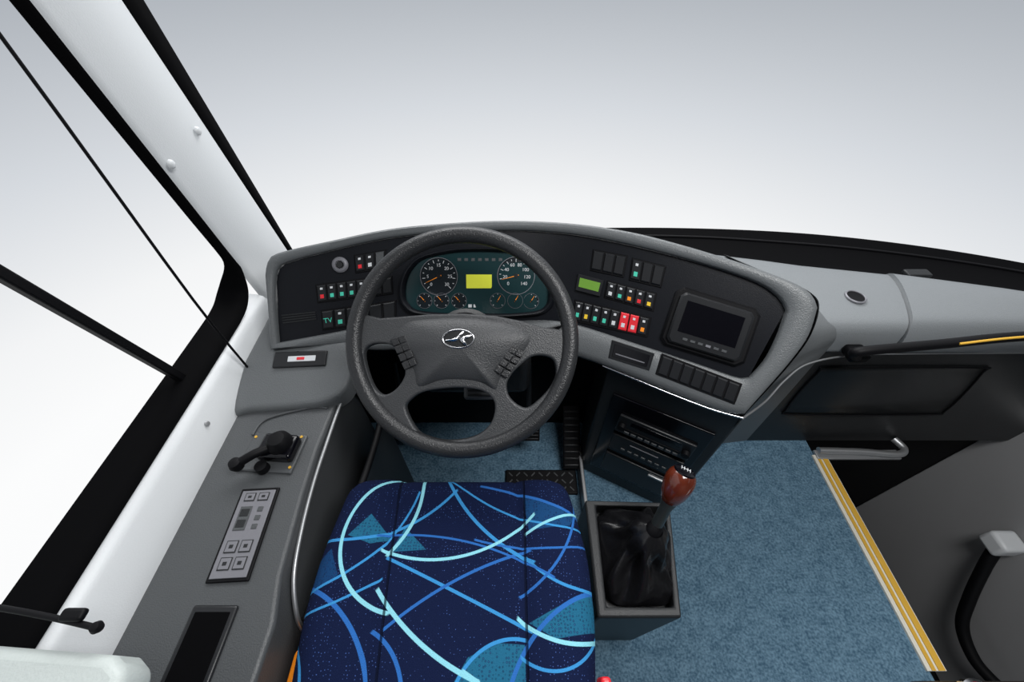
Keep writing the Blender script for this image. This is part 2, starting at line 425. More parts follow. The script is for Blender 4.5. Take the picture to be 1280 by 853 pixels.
def shelf(poly):
    P_=[p.xy for p in catmull([(*p,0) for p in poly],5)]
    rows=[[(p.x,p.y,.53) for p in P_],[(p.x,p.y,shz(p.y)-.012) for p in P_]]
    cx,cy=-.52,.62
    for s,dz in ((.985,-.005),(.955,-.001),(.90,0),(.5,0),(.02,0)):
        rows.append([(cx+(p.x-cx)*s,cy+(p.y-cy)*s,shz(cy+(p.y-cy)*s)+dz) for p in P_])
    loft('left_shelf',rows,M_grey,dash,closed=True,ang=60)
shelf([(-.640,.80),(-.45,.80),(-.40,.72),(-.382,.64),(-.382,.575),(-.394,.53),(-.43,.505),(-.50,.495),(-.60,.488),(-.640,.488),(-.645,.6),(-.640,.80)][:-1])
# right side sweep, blending the fascia into the passenger side
rt=[S(.650,.155,.002),S(.700,.142,.008),S(.722,.119,.012),S(.729,.06,.014),S(.718,-.006,.014),S(.696,-.09,.012),S(.683,-.145,.004),Vector((.52,.47,.42)),Vector((.53,.50,.0))]
mid=[Vector(p) for p in ((.60,.83,.715),(.65,.78,.70),(.69,.72,.675),(.715,.665,.635),(.70,.63,.585),(.685,.62,.52),(.66,.60,.46),(.66,.64,.30),(.66,.66,.0))]
end=[Vector(p) for p in ((.66,1.03,.60),(.74,.93,.612),(.80,.83,.616),(.83,.735,.61),(.845,.70,.585),(.85,.695,.54),(.85,.695,.46),(.86,.70,.3),(.87,.705,.0))]
cols=[catmull(c,6) for c in (rt,mid,end)]
grid=[catmull([cols[0][i],cols[1][i],cols[2][i]],8) for i in range(len(cols[0]))]
loft('side_sweep',grid,M_grey,dash,ang=70)

def frame_quad(name,q,parent,n=.016,hole=M_gloss,rim=M_sw,t=.08,tt=.16):
    onS(name+'_rim',[quadpt(q,0,0),quadpt(q,1,0),quadpt(q,1,1),quadpt(q,0,1)],n-.006,n+.003,rim,parent)
    onS(name+'_inner',sub(q,t,1-t,tt,1-tt),n,n+.0045,hole,parent,chamf=.0005)
fq=mm([(366,-84),(465,-80),(468,-121),(372,-127)])
frame_quad('cup_slot',fq,dash)
onS('cup_slot_pull',sub(fq,.15,.85,.62,.68),.018,.0215,M_silver,dash,chamf=.0004)
tube('chrome_line',[S(u/1000,v/1000,.004) for u,v in ((365,-152),(450,-154),(533,-156),(620,-155),(684,-148))],.0024,M_chrome,dash)
tube('chrome_line_side',[S(.684,-.148,.004),(.63,.545,.51),(.72,.62,.495),(.80,.668,.505),(.93,.69,.515),(1.114,.694,.517),(1.4,.694,.520),(1.84,.694,.52)],.0026,M_alu,dash)

# rocker switches
sw=empty('rocker_switch_set')
def row(name,q,k,icons=None,n=0.0,hgt=.007,colors=None):
    onS(name+'_frame',[quadpt(q,-.02,-.05),quadpt(q,1.02,-.05),quadpt(q,1.02,1.05),quadpt(q,-.02,1.05)],n-.001,n+.003,M_rub,sw)
    for i in range(k):
        a=(i+.07)/k;b=(i+.93)/k
        m=M_sw
        if colors and colors.get(i): m=colors[i]
        onS(name+'_%d'%i,sub(q,a,b,.04,.96),n,n+hgt,m,sw,chamf=.002)
        if icons and i in icons:
            onS(name+'_icon_%d'%i,sub(q,a+.25/k,b-.25/k,.58,.80),n+hgt-.001,n+hgt+.0006,icons[i],sw,chamf=.0002)
            onS(name+'_lamp_%d'%i,sub(q,a+.3/k,b-.3/k,.18,.30),n+hgt-.001,n+hgt+.0006,M_icon,sw,chamf=.0002)
row('hazard',mm([(-295,80),(-223,85),(-229,43),(-299,40)]),3,{0:M_red,1:M_icon})
onS('hazard_label',sub(mm([(-295,80),(-223,85),(-229,43),(-299,40)]),.70,.96,.05,.95),.006,.0078,M_cons,sw)
row('lights',mm([(-395,22),(-278,22),(-284,-20),(-399,-19)]),5,{0:M_red,1:M_green,2:M_green,3:M_green,4:M_icon})
row('blank_a',mm([(-268,14),(-217,20),(-220,-21),(-270,-22)]),2)
row('tv',mm([(-396,-41),(-309,-42),(-316,-88),(-401,-86)]),3,{1:M_green,2:M_green})
text('tv_label','TV',.017,SF(-.384,-.066,.0078),M_green,sw)
row('blank_b',mm([(-286,-43),(-215,-40),(-222,-88),(-288,-88)]),2)
for i in range(4):
    q=mm([(-488,-37),(-411,-40),(-412,-62),(-489,-61)])
    onS('slot_%d'%i,sub(q,0,1,i*.25,i*.25+.13),0,.003,M_char,sw,chamf=.0005)
lathe('ignition_lock',[(.018,0),(.019,.006),(.016,.009),(.014,.010),(.011,.010),(.010,.006),(.0,.006)],SF(-.331,.063,0),M_silver,sw)
lathe('ignition_core',[(.008,.006),(.007,.012),(0,.012)],SF(-.331,.063,0),M_char,sw,n=20)
lathe('ignition_ring',[(.0110,.0095),(.0100,.0105),(.0093,.0095)],SF(-.331,.063,0),M_silver,sw,n=24)
row('top_blank',mm([(253,103),(329,110),(337,64),(260,57)]),3)
row('top_switch',mm([(343,109),(418,112),(424,67),(353,62)]),3,{0:M_green})
row('mid_switch',mm([(307,43),(420,49),(427,11),(313,5)]),5,{0:M_icon,1:M_green,2:M_org,3:M_red,4:M_yel})
row('low_switch',mm([(248,-24),(427,-8),(434,-50),(255,-72)]),8,{0:M_green,1:M_yel,2:M_green,3:M_green,4:M_icon,5:M_icon,6:M_icon,7:M_org},colors={5:M_red,6:M_red})
row('fascia_blank',mm([(483,-76),(650,-79),(653,-123),(486,-122)]),7,n=.015,hgt=.006)
ck=empty('digital_clock')
q=mm([(236,40),(298,42),(302,3),(240,0)])
onS('clock_case',q,0,.008,M_sw,ck);onS('clock_lcd',sub(q,.1,.9,.2,.75),.007,.0086,M_lcdg,ck,chamf=.0003)

# monitor
mo=empty('dashboard_monitor')
q=mm([(462,79),(630,79),(640,-44),(468,-52)])
onS('monitor_surround',[quadpt(q,a,b) for a,b in ((.06,-.02),(.94,-.02),(1.02,.08),(1.02,.92),(.94,1.02),(.06,1.02),(-.02,.92),(-.02,.08))],0,.010,M_rub,mo,chamf=.004)
onS('monitor_case',[quadpt(q,a,b) for a,b in ((.10,.06),(.90,.06),(.95,.13),(.95,.87),(.90,.94),(.10,.94),(.05,.87),(.05,.13))],.0,.020,M_sw,mo,chamf=.004)
onS('monitor_screen',sub(q,.15,.85,.18,.72),.018,.0208,M_gloss,mo,chamf=.0003)
for i in range(6):
    a=.24+i*.095
    onS('monitor_key_%d'%i,sub(q,a,a+.06,.80,.84),.0195,.0215,M_silver if i==3 else M_cons,mo,chamf=.0003)

# instrument cluster
cl=empty('instrument_cluster')
co_=mm([(-196,-30),(-190,5),(-172,38),(-140,64),(-70,80),(0,84),(70,81),(127,74),(158,50),(173,20),(183,-30),(178,-55),(150,-72),(80,-80),(0,-80),(-90,-79),(-165,-71),(-190,-52)])
cc=[p.xy for p in catmull([(*p,0) for p in co_],5,True)]
def clring(f,n): return [S(p.x*f-.005*(1-f),p.y*(f*.98 if f<1 else f),n) for p in cc]
loft('cluster_rim',[clring(1.05,0),clring(1.04,.012),clring(1.0,.016),clring(.97,.012),clring(.95,-.002)],M_blk,cl,closed=True,ang=60)
nn=len(cc)
mesh('cluster_face',clring(.955,.002),[tuple(range(nn))],M_teal,cl)
def dial(u,v,r,ticks,lab=None,ndl=None):
    F=SF(u,v,.003)
    lathe('dial_ring',[(r,0),(r*1.0,.0015),(r*.95,.0015),(r*.93,.0005),(0,.0005)],F,M_gface,cl,n=36)
    lathe('dial_edge',[(r*1.02,0),(r*1.02,.0018),(r*.99,.0018),(r*.99,0)],F,M_silver,cl,n=36)
    for i in range(ticks):
        a=math.radians(225-270*i/(ticks-1));L_=.16 if i%2==0 else .09
        c=F@Matrix.Rotation(a,4,'Z')@Matrix.Translation((r*(.90-L_/2),0,.0012))
        vs=[c@Vector((sx*r*L_/2,sy*.0007,0)) for sx,sy in((-1,-1),(1,-1),(1,1),(-1,1))]
        mesh('tick',vs,[(0,1,2,3)],M_icon,cl)
    if lab:
        for i,s in enumerate(lab):
            a=math.radians(225-270*i/(len(lab)-1))
            text('num',s,r*.25,F@Matrix.Translation((math.cos(a)*r*.6,math.sin(a)*r*.6,.0014)),M_icon,cl)
    a=math.radians(ndl if ndl is not None else 215)
    c=F@Matrix.Rotation(a,4,'Z')
    mesh('needle',[c@Vector(p) for p in((-r*.15,-.0012,.002),(r*.8,-.0003,.002),(r*.8,.0003,.002),(-r*.15,.0012,.002))],[(0,1,2,3)],M_org,cl)
    lathe('needle_cap',[(r*.12,.001),(r*.11,.003),(0,.003)],F,M_sw,cl,n=16)
dial(-.102,.017,.046,15,['0','5','10','15','20','25','30'],205)
dial(.090,.019,.046,17,['0','20','40','60','80','100','120','140'],195)
for u_ in (-.140,-.097,-.053,.044,.088,.130): dial(u_,-.043,.019,7,None,130 if u_<0 else 60)
onS('trip_lcd',mm([(-34,22),(30,22),(30,-12),(-34,-12)]),.002,.004,M_lcdy,cl,chamf=.0003)
for i in range(5): onS('warn_%d'%i,mm([(-30+i*13,-52),(-21+i*13,-52),(-21+i*13,-60),(-30+i*13,-60)]),.002,.0035,M_icon if i!=2 else M_org,cl,chamf=.0002)
for i in range(7): onS('tell_%d'%i,mm([(-55+i*17,62),(-46+i*17,62),(-46+i*17,55),(-55+i*17,55)]),.002,.0033,M_cons,cl,chamf=.0002)

lp=empty('door_switch_plate')
R_=(Matrix.Rotation(math.radians(3),4,'Z')@Matrix.Rotation(math.atan(.34),4,'X')).to_3x3()
zc=shz(.602)+.003
nrm=R_@Vector((0,0,1));c0=Vector((-.508,.602,zc))
box('plate',c0,(.125,.040,.007),M_sw,lp,rot=R_)
box('slot',c0+nrm*.0035+Vector((.005,0,0)),(.065,.014,.004),M_icon,lp,bevel=.001,rot=R_)
box('led',c0+nrm*.0055+Vector((.003,0,0)),(.018,.007,.003),M_red,lp,bevel=.001,rot=R_)

# ------------------------------------------------------------ windscreen seal + passenger dash
ws=empty('trim_3')
outl=[(-.69,1.03),(-.4,1.12),(-.05,1.17),(.217,1.19),(.6,1.19),(.963,1.161),(1.282,1.097),(1.575,1.0),(1.86,.86)]
inn=[(-.66,.90),(-.4,1.0),(-.05,1.04),(.3,1.05),(.647,1.02),(.867,.965),(1.125,.922),(1.448,.852),(1.86,.74)]
oc=resample(catmull([(*p,0) for p in outl],8),60);ic=resample(catmull([(*p,0) for p in inn],8),60)
loft('windscreen_seal',[[(p.x,p.y,.57) for p in oc],[(p.x,p.y,.590) for p in oc],[(*(a.lerp(b,.3)).xy,.580) for a,b in zip(oc,ic)],[(*(a.lerp(b,.7)).xy,.575) for a,b in zip(oc,ic)],[(p.x,p.y,.595) for p in ic]],M_seal,ws,ang=30)
tube('seal_bead',[(*(a.lerp(b,.25)).xy,.583) for a,b in zip(oc,ic)],.004,M_rub,ws,smooth=0)
box('wiper_bracket',(1.19,.925,.606),(.07,.03,.014),M_char,ws,bevel=.004)
pd=empty('passenger_dashboard')
def inY(x):
    for a,b in zip(inn,inn[1:]):
        if a[0]<=x<=b[0]: return a[1]+(b[1]-a[1])*(x-a[0])/(b[0]-a[0])
    return inn[-1][1]
def psec(x,lip=0):
    yi=inY(x)
    return catmull([(x,yi+.01,.595),(x,yi-.02,.612+lip),(x,(yi+.74)/2,.622+lip),(x,.745,.615+lip),(x-.0,.712,.600+lip),(x,.700-lip,.570),(x,.697-lip,.530),(x,.70,.517)],5)
def sk(sec,x0):
    return [Vector((p.x-(.922-p.y)*.35*max(0,(x0-.76)/.34),p.y,p.z)) for p in sec]
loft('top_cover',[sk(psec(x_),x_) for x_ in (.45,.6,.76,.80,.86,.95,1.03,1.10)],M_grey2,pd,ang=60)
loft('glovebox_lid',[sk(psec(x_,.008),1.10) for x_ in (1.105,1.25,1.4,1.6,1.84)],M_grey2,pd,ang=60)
loft('lid_end',[sk(psec(1.105,.008),1.1),sk(psec(1.105,-.01),1.1)],M_grey2,pd)
VM=Matrix.Translation((.930,.805,.621))
lathe('side_vent_ring',[(.026,0),(.026,.004),(.023,.006),(.0215,.005),(.021,-.001)],VM,M_silver,pd,n=32)
lathe('side_vent_core',[(.0215,.003),(.012,.0025),(0,.0025)],VM,M_rub,pd,n=32)
loft('lower_panel',[[(x_,.705,z) for x_ in (.84,1.1,1.4,1.84)] for z in (.0,.15,.35,.517)],M_char,pd)
gp=[p for p in catmull([(.95,.700,.19),(1.38,.700,.19),(1.43,.700,.22),(1.37,.700,.42),(1.33,.700,.445),(.93,.700,.445),(.89,.700,.42),(.90,.700,.23)],5,True)]
tube('panel_groove',gp,.0025,M_rub,pd,smooth=0,closed=True)
mesh('panel_inset',[Vector((p.x,.7015,p.z)) for p in gp],[tuple(range(len(gp)))],M_char,pd,solid=.004)
gh=empty('grab_handle')
tube('handle_bar',[(.90,.66,.545),(.865,.645,.575),(.88,.638,.595),(1.048,.64,.618),(1.21,.64,.645),(1.5,.645,.66),(1.8,.66,.66)],.012,M_rub,gh,res=8)
tube('handle_stripe',[(1.075,.630,.630),(1.21,.630,.655),(1.5,.635,.670),(1.8,.65,.670)],.003,M_stripe,gh)
box('handle_foot',(.91,.675,.54),(.05,.05,.03),M_rub,gh,bevel=.01)

# ------------------------------------------------------------ centre stack with radio
cs=empty('centre_console_stack')
a0=Vector((.232,.590,0));d_=Vector((.883,-.469,0)).normalized();nf=Vector((-.469,-.883,0)).normalized()
A=a0-nf*.012;W_=.312
prism('stack_body',[A.xy,(A+d_*W_).xy,(.60,.69),(.27,.78)],.0,.585,M_char,cs,bevel=.008)
def fbox(name,k0,k1,z0,z1,dep,m,par,bevel=.002,base=0):
    c=A+d_*((k0+k1)/2)+nf*((dep+base)/2);c.z=(z0+z1)/2
    R=Matrix((d_,-nf,Vector((0,0,1)))).transposed()
    return box(name,c,(k1-k0,abs(dep-base)+.001,z1-z0),m,par,bevel=bevel,rot=R)
fbox('inset_panel',.03,.285,.07,.49,.006,M_gloss,cs,bevel=.005)
rd=empty('car_radio')
for nm,z0,z1 in (('radio_deck',.345,.425),('tachograph',.245,.325),('ac_unit',.10,.21)):
    fbox(nm,.065,.265,z0,z1,.014,M_sw,rd,bevel=.003,base=.0065)
fbox('radio_display',.10,.23,.395,.415,.0155,M_gloss,rd,bevel=.001,base=.012)
fbox('radio_slot',.09,.24,.368,.374,.0155,M_rub,rd,bevel=.0005,base=.012)
for i in range(8): fbox('radio_key_%d'%i,.09+i*.019,.104+i*.019,.352,.362,.017,M_cons,rd,bevel=.001,base=.012)
for i in range(7): fbox('tacho_key_%d'%i,.10+i*.02,.112+i*.02,.262,.270,.017,M_cons,rd,bevel=.001,base=.012)
fbox('tacho_text',.12,.20,.30,.303,.0155,M_silver,rd,bevel=0,base=.013)
fbox('key_slot',.20,.26,.188,.196,.019,M_alu,rd,bevel=.002,base=.012)
for k in (.08,.25):
    c=A+d_*k+nf*.016;c.z=.385
    lathe('radio_knob',[(.011,0),(.010,.012),(0,.012)],frame_M(c,d_,Vector((0,0,1)),nf),M_rub,rd,n=20)

# ------------------------------------------------------------ steering wheel
stw=empty('steering_wheel')
tw=math.radians(37);Wc=Vector((-.098,.525,.762))
FW=frame_M(Wc,Vector((1,0,0)),Vector((0,math.cos(tw),math.sin(tw))),Vector((0,-math.sin(tw),math.cos(tw))))
RR=.2135;rr=.0165
rows=[]
for j in range(20):
    b_=2*math.pi*j/20
    rows.append([FW@Vector(((RR+rr*math.cos(b_))*math.cos(t),(RR+rr*math.cos(b_))*math.sin(t),rr*1.05*math.sin(b_))) for t in [2*math.pi*i/128 for i in range(128)]])
rows.append(rows[0])
loft('rim',rows,M_leath,stw,closed=True,ang=180)
def loc(l): return [((px-578)*.001576,(428-py)*.0016) for px,py in l]
cu=bpy.data.curves.new('spoke_plate','CURVE');cu.dimensions='2D';cu.fill_mode='BOTH';cu.extrude=.006;cu.bevel_depth=.0045;cu.bevel_resolution=3
arc=[]
a1=math.radians(170);a2=math.radians(370-1)
for i in range(49):
    a=a1+(a2-a1)*i/48;arc.append((RR*math.cos(a),RR*math.sin(a)))
top=loc([(700,418),(676,415),(650,407),(620,401),(578,398),(536,399),(500,402),(474,404),(458,400)])
outer=arc+[p for p in top]
h1=loc([(453,452),(455,437),(468,430),(488,431),(499,440),(507,456),(510,470),(503,485),(490,496),(476,497),(463,482)])
h2=loc([(506,512),(514,498),(530,489),(555,485),(580,484),(604,488),(618,498),(622,512),(616,532),(598,547),(570,553),(545,551),(522,541)])
h3=loc([(698,470),(695,452),(682,445),(664,446),(650,456),(638,468),(631,482),(634,498),(646,510),(660,514),(676,503),(690,488)])
def spl(pts,smooth=True):
    P_=[p.xy for p in catmull([(*p,0) for p in pts],4,True)] if smooth else pts
    s=cu.splines.new('POLY');s.points.add(len(P_)-1)
    for i,p in enumerate(P_): s.points[i].co=(p[0],p[1],0,1)
    s.use_cyclic_u=True
spl(outer,False);spl(h1);spl(h2);spl(h3)
cu.materials.append(M_hub)
pl_=bpy.data.objects.new('spoke_plate',cu);COL.objects.link(pl_);pl_.matrix_world=FW@Matrix.Translation((0,0,-.006));pl_.parent=stw
ho=loc([(486,424),(506,405),(540,400),(578,399),(614,402),(648,410),(668,424),(656,447),(638,464),(627,480),(622,492),(604,483),(578,479),(550,480),(522,488),(516,470),(505,450),(492,438)])
hc=[p.xy for p in catmull([(*p,0) for p in ho],4,True)]
cx,cy=loc([(576,436)])[0]
rows=[]
for s,z in ((1.0,-.004),(.985,.0005),(.94,.005),(.85,.010),(.7,.016),(.5,.021),(.25,.024),(.02,.0245)):
    rows.append([FW@Vector((cx+(p[0]-cx)*s,cy+(p[1]-cy)*s,z)) for p in hc])
loft('hub_pad',rows,M_hub,stw,closed=True,ang=60)
ec=FW@Matrix.Translation((*loc([(575,428)])[0],.0245))
er=[]
for j in range(10):
    b_=2*math.pi*j/10
    er.append([ec@Vector(((.030+.0016*math.cos(b_))*math.cos(t),(.0175+.0016*math.cos(b_))*math.sin(t),.0016*math.sin(b_)+.001)) for t in [2*math.pi*i/48 for i in range(48)]])
er.append(er[0])
loft('emblem_ring',er,M_chrome,stw,closed=True,ang=180)
lathe('emblem_ground',[(.029,.0),(.0,.0012)],ec@Matrix.Diagonal((1,.58,1,1)),M_char,stw)
def wing(pts):
    P_=catmull([(a/1000,b/1000,0) for a,b in pts],3,True)
    return mesh('emblem_wing',[ec@Vector((p.x,p.y,.003)) for p in P_],[tuple(range(len(P_)))],M_chrome,stw,solid=.0015)
wing([(-27,-3),(-12,-1),(-4,3),(3,10),(9,14),(12,13),(7,7),(2,0),(-5,-4),(-14,-5)])
wing([(3,-1),(10,4),(24,7),(26,5),(15,1),(12,-3),(17,-11),(13,-12),(6,-6)])
def pad(q,nm):
    for i in range(2):
        for j in range(4):
            Q=loc([quadpt(q,i/2+.02,j/4+.02),quadpt(q,i/2+.48,j/4+.02),quadpt(q,i/2+.48,j/4+.23),quadpt(q,i/2+.02,j/4+.23)])
            up=.0125+.003*(i if nm=='l' else 1-i)
            vs=[FW@Vector((*p,-.002)) for p in Q]+[FW@Vector((*p,up)) for p in Q]
            mesh('button_%s_%d%d'%(nm,i,j),vs,[(0,1,2,3),(7,6,5,4),(0,4,5,1),(1,5,6,2),(2,6,7,3),(3,7,4,0)],M_leath,stw,bevel=.0010)
pad([(489,427),(508,422),(524,459),(508,466)],'l')
pad([(640,435),(657,443),(634,476),(617,466)],'r')
scn=empty('steering_column')
lathe('column_boss',[(.0,-.012),(.045,-.013),(.060,-.03),(.062,-.05)],FW,M_rub,scn)
lathe('column_shroud',[(.06,-.045),(.072,-.055),(.075,-.14),(.065,-.22),(.05,-.30),(.04,-.62)],FW,M_char,scn)
tube('stalk_right',[FW@Vector(p) for p in ((.06,.0,-.055),(.13,.012,-.05),(.175,.022,-.045))],.0075,M_sw,scn)
box('stalk_right_tip',(FW@Vector((.185,.024,-.044))),(.045,.016,.014),M_sw,scn,rot=FW.to_3x3()@Matrix.Rotation(.25,3,'Z'),bevel=.004)
tube('stalk_left',[FW@Vector(p) for p in ((-.06,.0,-.055),(-.11,.01,-.05),(-.15,.018,-.045))],.0075,M_sw,scn)
box('column_cover',(-.10,.70,.50),(.30,.16,.16),M_char,scn,bevel=.03)
box('adjust_bracket',FW@Vector((.035,-.10,-.12)),(.09,.05,.03),M_cons,scn,bevel=.008,rot=FW.to_3x3())
for i in range(4): box('bracket_fin_%d'%i,FW@Vector((.035,-.115+i*.010,-.102)),(.07,.004,.006),M_sw,scn,bevel=.001,rot=FW.to_3x3())

# ------------------------------------------------------------ pedals and floor items
pe=empty('accelerator_pedal')
R=Matrix.Rotation(math.radians(42),3,'X')
box('plate',(.205,.665,.10),(.058,.22,.012),M_rub,pe,rot=R,bevel=.004)
for i in range(9): box('rib_%d'%i,Vector((.205,.665,.10))+R@Vector((0,-.095+i*.023,.008)),(.05,.008,.006),M_sw,pe,rot=R,bevel=.002)
def pedal(nm,x_,y_):
    p=empty(nm);R=Matrix.Rotation(math.radians(50),3,'X')
    box('pad',(x_,y_,.15),(.075,.055,.014),M_rub,p,rot=R,bevel=.004)
    for i in range(4): box('rib_%d'%i,Vector((x_,y_,.15))+R@Vector((0,-.018+i*.012,.009)),(.066,.004,.004),M_sw,p,rot=R,bevel=.001)
    tube('arm',[(x_,y_+.01,.15),(x_,y_+.06,.25),(x_,.76,.40)],.009,M_sw,p)
pedal('brake_pedal',.055,.655);pedal('clutch_pedal',-.36,.655)
fm=empty('rubber_floor_mat')
box('mat',(.10,.545,.006),(.245,.085,.012),M_rub,fm,bevel=.004)
for i in range(9):
    for j in range(3):
        box('tread',(-.005+i*.026,.520+j*.025,.013),(.018,.004,.004),M_cons,fm,bevel=.001,rot=Matrix.Rotation(math.radians(45 if (i+j)%2 else -45),3,'Z'))
sp=empty('floor_divider_strip')
box('strip',(.236,.535,.03),(.012,.24,.06),M_alu,sp,bevel=.003)

# ------------------------------------------------------------ gear shift
gb=empty('gear_shift_console')
t4=[(.168,.335),(.362,.330),(.328,.110),(.165,.110)]
i4=[(.192,.324),(.350,.320),(.318,.128),(.186,.128)]
vs=[(x_,y_,.0) for x_,y_ in t4]+[(x_,y_,.42) for x_,y_ in t4]+[(x_,y_,.42) for x_,y_ in i4]+[(x_,y_,.37) for x_,y_ in i4]
f=[(i,(i+1)%4,4+(i+1)%4,4+i) for i in range(4)]+[(4+i,4+(i+1)%4,8+(i+1)%4,8+i) for i in range(4)]+[(8+i,8+(i+1)%4,12+(i+1)%4,12+i) for i in range(4)]+[(12,13,14,15),(3,2,1,0)]
mesh('console_box',vs,f,M_char,gb,bevel=.007)
n=64;rows=[]
def rrect(t,f):
    c,s=math.cos(t),math.sin(t);e_=.45
    X=math.copysign(abs(c)**e_,c);Y=math.copysign(abs(s)**e_,s)
    return X,Y
for k in range(14):
    q=k/13
    z=.395+.115*q**1.1
    cx=.262+(.283-.262)*q;cy=.226+(.245-.226)*q
    wx=.074*(1-q)**.8+.014*q+.006*math.sin(q*9);wy=.094*(1-q)**.8+.014*q+.006*math.sin(q*9)
    r=[]
    for i in range(n):
        t=2*math.pi*i/n
        a,b=rrect(t,q);ca,sb=math.cos(t),math.sin(t)
        m_=min(1,q*1.8)
        X=a*(1-m_)+ca*m_;Y=b*(1-m_)+sb*m_
        fold=1+.16*math.sin(7*t+3*q)*math.sin(math.pi*min(1,q*1.1))+.06*math.sin(13*t-5*q)*math.sin(math.pi*q)
        r.append((cx+wx*X*fold,cy+wy*Y*fold,z+.010*math.sin(5*t+q*8)*math.sin(math.pi*q)))
    rows.append(r)
gl=empty('gear_shift_lever')
loft('gaiter',rows,M_boot,gl,closed=True,ang=180)
b0=Vector((.283,.245,.50));b1=Vector((.312,.292,.585))
axd=(b1-b0).normalized();ex=axd.cross(Vector((0,0,1))).normalized();FL=frame_M(b0,ex,axd.cross(ex),axd)
lathe('collar',[(.017,-.01),(.018,.0),(.015,.012),(.011,.02)],FL,M_rub,gl)
lathe('shaft',[(.0115,.005),(.0115,.06),(.015,.075),(.016,.085)],FL,mat('shaft_grey',(.06,.07,.07),.3,.6),gl)
lathe('knob',[(.015,.078),(.019,.084),(.024,.098),(.0275,.115),(.028,.130),(.025,.142),(.020,.149),(.0195,.1495)],FL,M_wood,gl)
lathe('knob_cap',[(.0205,.1475),(.019,.152),(.010,.1545),(0,.155)],FL,M_gloss,gl)
capM=FL@Matrix.Translation((0,0,.1553))
for a,b,c,d in ((-8,-6,-8,6),(-3,-6,-3,6),(3,-6,3,6),(8,-6,8,6),(-8,0,8,0)):
    tube('shift_pattern',[capM@Vector((a/1000,b/1000,0)),capM@Vector((c/1000,d/1000,0))],.0006,M_icon,gl,smooth=0)

# ------------------------------------------------------------ side console
sc=empty('driver_side_console')
prism('console_body',[(-.636,.60),(-.412,.60),(-.414,.52),(-.421,.40),(-.418,.297),(-.408,.157),(-.392,.087),(-.395,-.35),(-.636,-.35)],.0,.55,M_cons,sc,bevel=.008)
tube('chrome_edge',[(-.402,.56,.548),(-.408,.523,.542),(-.413,.425,.535),(-.415,.334,.53),(-.410,.239,.525),(-.400,.159,.515),(-.385,.10,.48),(-.378,.08,.42)],.0042,M_alu,sc)
prism('pocket_wall',[(-.345,.56),(-.325,.53),(-.325,.40),(-.345,.25),(-.375,.10),(-.385,.10),(-.358,.25),(-.338,.40),(-.338,.52),(-.355,.55)],.0,.47,M_char,sc,bevel=.004)
tube('pocket_rim',[(-.405,.585,.49),(-.35,.572,.475),(-.330,.53,.472),(-.331,.40,.472),(-.351,.25,.472),(-.380,.10,.46)],.008,M_rub,sc)
prism('pocket_floor',[(-.41,.56),(-.34,.54),(-.34,.40),(-.36,.25),(-.385,.10),(-.41,.12)],.0,.20,M_rub,sc,bevel=0)
tube('console_ridge',[(-.43,.50,.550),(-.47,.50,.552),(-.56,.47,.552),(-.575,.43,.552)],.003,M_cons,sc)
js=empty('mirror_joystick')
R=Matrix.Rotation(math.radians(-4),3,'Z')
box('plate',(-.512,.388,.553),(.118,.088,.006),M_cons,js,rot=R,bevel=.003)
for a,b in ((-.05,.035),(.05,.035),(-.05,-.035),(.05,-.035)): lathe('screw',[(.0032,.0),(.003,.0015),(0,.0015)],Matrix.Translation((-.512+a,.388+b,.556)),M_stripe,js,n=12)
box('base',(-.495,.392,.567),(.075,.055,.026),M_gloss,js,rot=R,bevel=.007)
lathe('stick_base',[(.026,0),(.024,.014),(.016,.024),(0,.026)],Matrix.Translation((-.488,.395,.578)),M_rub,js)
tube('stick',[(-.50,.385,.585),(-.525,.365,.592),(-.545,.350,.590)],.009,M_rub,js)
lathe('stick_knob',[(0,-.014),(.011,-.010),(.014,0),(.011,.010),(0,.014)],Matrix.Translation((-.553,.345,.588)),M_rub,js)
lathe('selector_knob',[(.013,0),(.012,.016),(0,.017)],Matrix.Translation((-.515,.350,.556)),M_rub,js)
ac=empty('climate_control_panel')
R=Matrix.Rotation(math.radians(3),3,'Z')
c0=Vector((-.500,.228,.553))
box('backing',c0,(.074,.165,.005),M_rub,ac,rot=R,bevel=.002)
box('face',c0+Vector((0,0,.003)),(.064,.154,.003),M_silver,ac,rot=R,bevel=.001)
def acb(x_,y_,w_,h_,m,z=.0052): box('key',c0+R@Vector((x_,y_,0))+Vector((0,0,z)),(w_,h_,.0016),m,ac,rot=R,bevel=.0006)
def key(x_,y_,w_,h_):
    acb(x_,y_,w_,h_,M_char);acb(x_,y_,w_-.003,h_-.003,M_silver,.0057);acb(x_,y_,w_*.35,h_*.3,M_char,.0062)
key(-.013,.064,.020,.016);key(.013,.064,.020,.016)
acb(-.012,.024,.022,.044,M_cons);acb(-.012,.034,.016,.014,M_char,.006);acb(-.012,.014,.016,.014,M_char,.006)
for i in range(3): acb(.015,.040-i*.016,.010,.009,M_cons)
for i in range(2):
    for j in range(2): key(-.013+i*.026,-.026-j*.028,.021,.021)
cp=empty('console_cup_recess')
box('rim',(-.497,.005,.552),(.075,.215,.008),M_sw,cp,bevel=.004)
box('well',(-.497,.005,.5555),(.058,.195,.004),M_seal,cp,bevel=.001)  # flat black slab; the hole's inner darkness is painted by its colour

